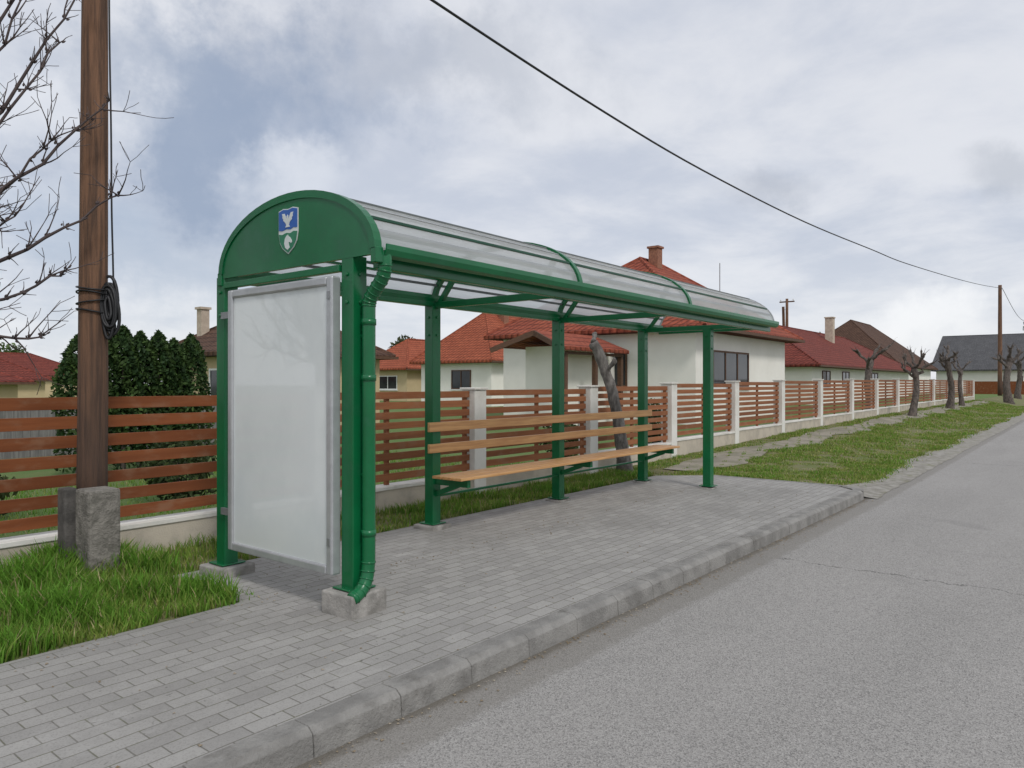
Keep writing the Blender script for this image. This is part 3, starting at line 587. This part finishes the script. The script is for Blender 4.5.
# ---------------- trees
def branch(mb,p,d,L,r,depth,rg,n=6,spread=.6,up=.05,kids=4,sides=6):
    pts=[Vector(p)]; dd=Vector(d).normalized()
    for i in range(n):
        dd=(dd+Vector((rg.gauss(0,.10),rg.gauss(0,.10),rg.gauss(up,.09)))).normalized(); pts.append(pts[-1]+dd*L/n)
    mb.tube(pts,[max(.0022,r*(1-.75*i/n)) for i in range(n+1)],sides,jit=.08,rng=rg)
    if depth>0:
        for k_ in range(kids):
            i=rg.randint(1,n); ax=Vector((rg.gauss(0,1),rg.gauss(0,1),rg.gauss(.2,1))).normalized()
            d2=(pts[i]-pts[i-1]).normalized()+ax*spread*1.3
            branch(mb,pts[i],d2,L*rg.uniform(.3,.6),r*(1-.75*i/n)*.6,depth-1,rg,max(3,n-2),spread,up,kids,max(4,sides-1))
def pollard(x,y,h,r,lean,seed,label,twigs=2,limbs=4,LF=.32,mat=None):
    mat=mat or BARK
    rg=random.Random(seed); z=float(gz(x,y)) if y<6.6 else .1+float(rise(x))
    T=empty('pollarded_tree',(x,y,z),label=label,category='tree',group='pruned street trees')
    n=9; pts=[];rad=[]
    for i in range(n+1):
        t=i/n; bend=.12*math.sin(t*5+seed)
        pts.append((x+lean[0]*t+bend*r*4+rg.gauss(0,.02)*r*8*t,y+lean[1]*t-bend*r*3,z-.1+h*t)); rad.append(r*(1.35-.35*min(1,t*4)-.35*t+ (.15 if i==n-1 else 0)))
    MB().tube(smoothpath(pts,3),[np.interp(i/(3*n),[j/n for j in range(n+1)],rad) for i in range(3*n+1)],14,jit=.09,rng=rg).obj('trunk',mat,T,smooth=True)
    m=MB()
    for k_ in range(limbs):
        a=k_*6.283/limbs+rg.uniform(-.5,.5); d=Vector((math.cos(a),math.sin(a),rg.uniform(.5,1.3))).normalized(); st=Vector(pts[-1-(k_%3)])
        L=rg.uniform(.6,1.0)*h*LF; p=[st+d*L*t+Vector((rg.gauss(0,.05)*L,rg.gauss(0,.05)*L,.12*L*t*t)) for t in (0,.25,.45,.65,.85,1)]
        m.tube(p,[r*.5,r*.38,r*.28,r*.33,r*.42,r*.24],8,jit=.14,rng=rg)
        for q in range(twigs):
            d3=(d+Vector((rg.gauss(0,.7),rg.gauss(0,.7),rg.uniform(-.1,1)))).normalized(); l3=L*rg.uniform(.25,.5); p3=p[-2]+d3*l3
            m.tube([p[-2],p[-2]+d3*l3*.5,p3,p3+d3*.05],[r*.26,r*.2,r*.28,r*.12],7,jit=.12,rng=rg)
            branch(m,p3,d3,L*rg.uniform(.25,.5),r*.09,1,rg,4,.5,.08,2,5)
    m.obj('branches',mat,T,smooth=True)
pollard(10.9,6.08,2.3,.115,(-.42,.42),5,'slim pruned bare tree trunk leaning behind the shelter',0,3,.13,BARKG)
pollard(38,8.3,2.5,.2,(.35,0),8,'bare pollarded tree with knobbly stubs behind the fence',2,4,.34)
pollard(32.5,5.45,2.0,.14,(.25,0),11,'bare pollarded tree with dark trunk on the verge',3,5,.38)
pollard(42.5,5.5,2.5,.17,(-.5,0),12,'bare pollarded tree with forked limbs on the verge',3,5)
pollard(47,5.6,2.1,.13,(.2,0),14,'bare pollarded tree on the verge by the fence',2,4)
pollard(63,4.6,3.4,.27,(.4,0),15,'bare pollarded tree with thick dark trunk on the verge',3,5)
pollard(78,4.9,3.3,.25,(-.4,0),17,'distant bare pollarded tree on the verge',2)
rg=random.Random(21)
T=empty('bare_tree',(.35,7.5,.1),label='leafless fruit tree with budding twigs over the fence',category='tree')
MB().tube(smoothpath([(.35,7.5,0),(.38,7.45,.8),(.45,7.3,1.5),(.5,7.2,2.0)],4),[.13-.003*i for i in range(13)],12,jit=.06,rng=rg).obj('trunk',BARK,T,smooth=True)
m=MB(); st=Vector((.48,7.2,1.75))
ends=[(2.15,6.0,4.15),(2.45,5.8,3.75),(2.5,5.8,3.05),(2.1,6.05,1.95),(1.9,6.15,4.9),(2.2,5.95,2.45),(2.1,6.0,3.4),(1.6,6.3,4.5),(1.3,6.6,5.6),(-.6,7.3,4.6),(-.9,7.9,3.2),(.4,8.9,4.4),(.5,5.9,4.2),(1.65,6.2,3.1),(1.7,6.2,3.8),(1.55,6.3,2.3),(1.5,6.35,5.0),(1.9,6.1,2.8),(2.3,5.95,4.6),(2.0,6.05,4.5),(1.75,6.2,4.2),(2.15,6.0,5.1)]
for e in ends:
    e=Vector(e)
    c1=Vector((st.x+(e.x-st.x)*.30,st.y+(e.y-st.y)*.30,st.z+(e.z-st.z)*.22+rg.uniform(-.05,.1))); c2=Vector((st.x+(e.x-st.x)*.70,st.y+(e.y-st.y)*.70,st.z+(e.z-st.z)*.58+rg.uniform(-.05,.1)))
    pts=smoothpath([st,c1,c2,e],7); nn=len(pts)
    pts=[p+Vector((rg.gauss(0,.010),rg.gauss(0,.010),rg.gauss(0,.012))) for p in pts]
    m.tube(pts,[.028*(1-i/nn)**1.1+.0045 for i in range(nn)],7,jit=.1,rng=rg)
    for i in range(5,nn):
        for _ in range(3 if i>8 else 1):
            t=(pts[i]-pts[i-1]).normalized(); ax=Vector((rg.gauss(0,1),rg.gauss(0,1),rg.gauss(.35,1))).normalized()
            d=t*.6+ax*.8; L=rg.choice((.05,.08,.13,.22,.34)); 
            branch(m,pts[i],d,L,.0065 if L>.15 else .005,1 if L>.2 else 0,rg,4,.7,.05,4,5)
            bp=pts[i]+ax*.02; m.tube([bp,bp+t*.008+ax*.006,bp+t*.02+ax*.014],[.005,.008,.002],5)
m.obj('branches',TWIG,T,smooth=True)
def foliage(n,fn,size,cols,rs):
    P=np.array([fn(rs) for _ in range(n)]); V=np.zeros((n,4,3)); C=np.zeros((n,4))
    for i,(x,y,z,s) in enumerate(P):
        a=rs.normal(size=3); a/=np.linalg.norm(a); b=np.cross(a,rs.normal(size=3)); b/=np.linalg.norm(b); q=size*rs.uniform(.6,1.4)
        o=np.array([x,y,z]); V[i,0]=o-a*q;V[i,1]=o-b*q*.5;V[i,2]=o+a*q;V[i,3]=o+b*q*.5
        c=np.array(cols[0])*(1-s)+np.array(cols[1])*s; C[i,:3]=c*rs.uniform(.6,1.4)
    return V,C
def leafobj(name,V,C,parent):
    n=len(V); org=V.reshape(-1,3).mean(0); me=bpy.data.meshes.new(name)
    me.from_pydata([tuple(p) for p in (V.reshape(-1,3)-org)],[],[(4*i,4*i+1,4*i+2,4*i+3) for i in range(n)])
    at=me.color_attributes.new('Col','FLOAT_COLOR','POINT'); cc=np.ones((n,4,4)); cc[:,:,:3]=C[:,None,:3]; at.data.foreach_set('color',cc.ravel()); me.materials.append(LEAF)
    o=bpy.data.objects.new(name,me); COL.objects.link(o); place(o,tuple(org),parent); return o
rs=np.random.RandomState(5)
for i in range(7):
    x=5.02+i*.31+rs.uniform(-.04,.04); y=13+rs.uniform(-.1,.1); h=2.38+rs.uniform(-.12,.14); r=.34
    T=empty('thuja_shrub',(x,y,.1),label='green columnar conifer in a clipped garden row',category='shrub',group='row of conifers')
    MB().tube([(x,y,.05),(x,y,h*.8)],[.05,.015],6).obj('trunk',BARK,T)
    def fn(q,x=x,y=y,h=h,r=r):
        t=q.rand()**.7; a=q.rand()*6.283; rr=r*(1-t**5)**.8*(.72+.33*q.rand())*(1+.15*math.sin(a*3+t*9)); return (x+math.cos(a)*rr,y+math.sin(a)*rr,.15+t*(h-.1)+q.rand()*.05,min(1,max(0,q.rand()*.6+.3*math.sin(a*4+t*14))))
    V,C=foliage(4200,fn,.045,((.025,.055,.018),(.09,.15,.04)),rs); leafobj('crown',V,C,T)
for (x,y,h,r,cols) in ((4.6,9.0,.9,.45,((.03,.05,.02),(.08,.11,.04))),(2.5,9.8,.5,.5,((.03,.05,.02),(.10,.12,.04))),(6.4,9.2,.7,.4,((.02,.04,.02),(.07,.09,.04))),(12,8.2,.8,.4,((.03,.05,.02),(.1,.13,.04))),(15.5,8.0,1.1,.4,((.02,.04,.02),(.07,.1,.04)))):
    T=empty('garden_shrub',(x,y,.1),label='low rounded evergreen shrub on the lawn',category='shrub')
    m=MB()
    for k_ in range(6):
        a=k_*1.05; m.tube([(x,y,.1),(x+math.cos(a)*r*.6,y+math.sin(a)*r*.6,h*.7)],[.02,.006],5)
    m.obj('branches',BARK,T)
    def fn(q,x=x,y=y,h=h,r=r):
        v=q.normal(size=3); v/=np.linalg.norm(v); k=(.55+.5*q.rand())*(1+.2*math.sin(v[0]*7+v[2]*5)); return (x+v[0]*r*k,y+v[1]*r*k,max(.12,.1+h*.5+v[2]*h*.5*k),q.rand())
    V,C=foliage(1600,fn,.045,cols,rs); leafobj('crown',V,C,T)
def leafy(x,y,h,r,cols,label,n=3500,size=.28):
    z=.3; T=empty('leafy_tree',(x,y,z),label=label,category='tree'); m=MB(); m.tube([(x,y,z-.2),(x+.1,y,z+h*.35),(x,y,z+h*.7)],[.25,.18,.06],8)
    cl=[]
    for k_ in range(16):
        a=R.uniform(0,6.28); q=r*R.uniform(.2,.85); c_=(x+math.cos(a)*q,y+math.sin(a)*q,z+h*R.uniform(.4,.92),r*R.uniform(.22,.42)); cl.append(c_); m.tube([(x,y,z+h*.3),(c_[0],c_[1],c_[2])],[.08,.02],5)
    m.obj('trunk',BARK,T)
    def fn(q):
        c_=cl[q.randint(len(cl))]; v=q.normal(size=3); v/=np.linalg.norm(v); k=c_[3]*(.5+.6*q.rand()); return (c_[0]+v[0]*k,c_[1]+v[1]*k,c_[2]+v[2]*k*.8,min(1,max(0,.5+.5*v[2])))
    V,C=foliage(n,fn,size,cols,rs); leafobj('crown',V,C,T)
G1=((.03,.055,.02),(.10,.15,.045)); G2=((.03,.035,.02),(.09,.10,.05))
leafy(135,6,12,5,G1,'distant green spring tree beyond the houses')
leafy(150,-2,11,5,G1,'distant green spring tree beyond the road')
leafy(60,62,6.5,4,G2,'distant garden tree with sparse spring leaves')
leafy(100,30,7.5,4,G2,'distant tree behind the street houses')
leafy(30,105,6,5,G1,'distant tree beyond far gardens')
# ---------------- sun + world
sd=Vector((-.35,-.75,.85)).normalized()
L=bpy.data.lights.new('sun','SUN'); L.energy=1.5; L.angle=math.radians(12); L.color=(1,.97,.93)
lo=bpy.data.objects.new('sun',L); COL.objects.link(lo); lo.rotation_euler=sd.to_track_quat('Z','Y').to_euler()
W=bpy.data.worlds.new('World'); S.world=W; W.use_nodes=True; nt=W.node_tree; nt.nodes.clear()
out=nt.nodes.new('ShaderNodeOutputWorld'); tc=nt.nodes.new('ShaderNodeTexCoord'); dv=nd(nt,'ShaderNodeVectorMath',{0:tc.outputs['Generated']},operation='NORMALIZE').outputs[0]
sky=nt.nodes.new('ShaderNodeTexSky'); sky.sky_type='NISHITA'; sky.sun_disc=False; sky.sun_elevation=math.asin(sd.z); sky.sun_rotation=math.atan2(sd.x,sd.y)
bg1=nd(nt,'ShaderNodeBackground',{'Color':sky.outputs[0],'Strength':.1})
sp=nd(nt,'ShaderNodeSeparateXYZ',{0:dv}); zz=mth(nt,'ADD',mth(nt,'MAXIMUM',sp.outputs[2],0.0),.16)
pv=nd(nt,'ShaderNodeCombineXYZ',{0:mth(nt,'DIVIDE',sp.outputs[0],zz),1:mth(nt,'DIVIDE',sp.outputs[1],zz),2:0.0}).outputs[0]
n1=noise(nt,pv,.75,7,.55,.3); n2=noise(nt,pv,2.2,6,.62,.3)
mixn=mth(nt,'ADD',mth(nt,'MULTIPLY',n1,.65),mth(nt,'MULTIPLY',n2,.35))
lite=ramp(nt,mixn,.38,.58)
ccol=mixc(nt,lite,(.56,.60,.69),(.76,.775,.82))
fwd=Vector((.784,.621,0)); rt=Vector((.621,-.784,0))
wob=nd(nt,'ShaderNodeTexNoise',{'Vector':dv,'Scale':4.5,'Detail':7.0,'Roughness':.62}).outputs[1]
wob=nd(nt,'ShaderNodeVectorMath',{0:wob,1:(.5,.5,.5)},operation='SUBTRACT').outputs[0]
def blob(x,y,rad,amt,wb=.5,col=(.27,.34,.47)):
    global ccol
    v=(fwd+rt*((x-512)/730)+Vector((0,0,(384-y)/730))).normalized(); 
    w=nd(nt,'ShaderNodeVectorMath',{0:wob,3:wb*rad*2.2},operation='SCALE').outputs[0]
    d=nd(nt,'ShaderNodeVectorMath',{0:dv,1:w},operation='ADD').outputs[0]
    d=nd(nt,'ShaderNodeVectorMath',{0:d,1:tuple(v)},operation='SUBTRACT').outputs[0]
    d=nd(nt,'ShaderNodeVectorMath',{0:d,1:(1,1,1.9)},operation='MULTIPLY').outputs[0]
    l=nd(nt,'ShaderNodeVectorMath',{0:d},operation='LENGTH').outputs[1]
    f=mth(nt,'MULTIPLY',ramp(nt,l,rad,rad*.15),amt); ccol=mixc(nt,f,ccol,col)
blob(205,125,.29,.8,1.1); blob(330,50,.2,.4,1.1,(.38,.42,.51)); blob(70,50,.2,.3,1.3,(.46,.51,.60)); blob(470,60,.22,.45,1.1,(.38,.42,.50)); blob(150,265,.22,.65,1.0,(.33,.41,.54)); blob(60,220,.15,.35,1.2,(.44,.52,.64))
blob(765,187,.075,.55,1.1,(.40,.43,.50)); blob(1015,175,.075,.5,1.1,(.42,.45,.51)); blob(940,318,.13,.9,1.2,(.97,.97,.98)); blob(50,110,.13,.6,1.2,(.88,.89,.92)); blob(310,185,.12,.5,1.2,(.84,.86,.90))
hz=ramp(nt,sp.outputs[2],.20,.0); ccol=mixc(nt,mth(nt,'MULTIPLY',hz,.5),ccol,(.83,.845,.875))
bg2=nd(nt,'ShaderNodeBackground',{'Color':ccol,'Strength':1.07})
ms=nd(nt,'ShaderNodeMixShader',{0:.90,1:bg1.outputs[0],2:bg2.outputs[0]}); nt.links.new(ms.outputs[0],out.inputs[0])
# ---------------- camera
cam=bpy.data.cameras.new('camera'); cam.lens=25.66; cam.sensor_width=36; cam.clip_end=2000; cam.clip_start=.05
co=bpy.data.objects.new('camera',cam); COL.objects.link(co); co.location=(0,0,1.6); co.rotation_euler=(math.radians(90),0,math.radians(-51.63)); S.camera=co
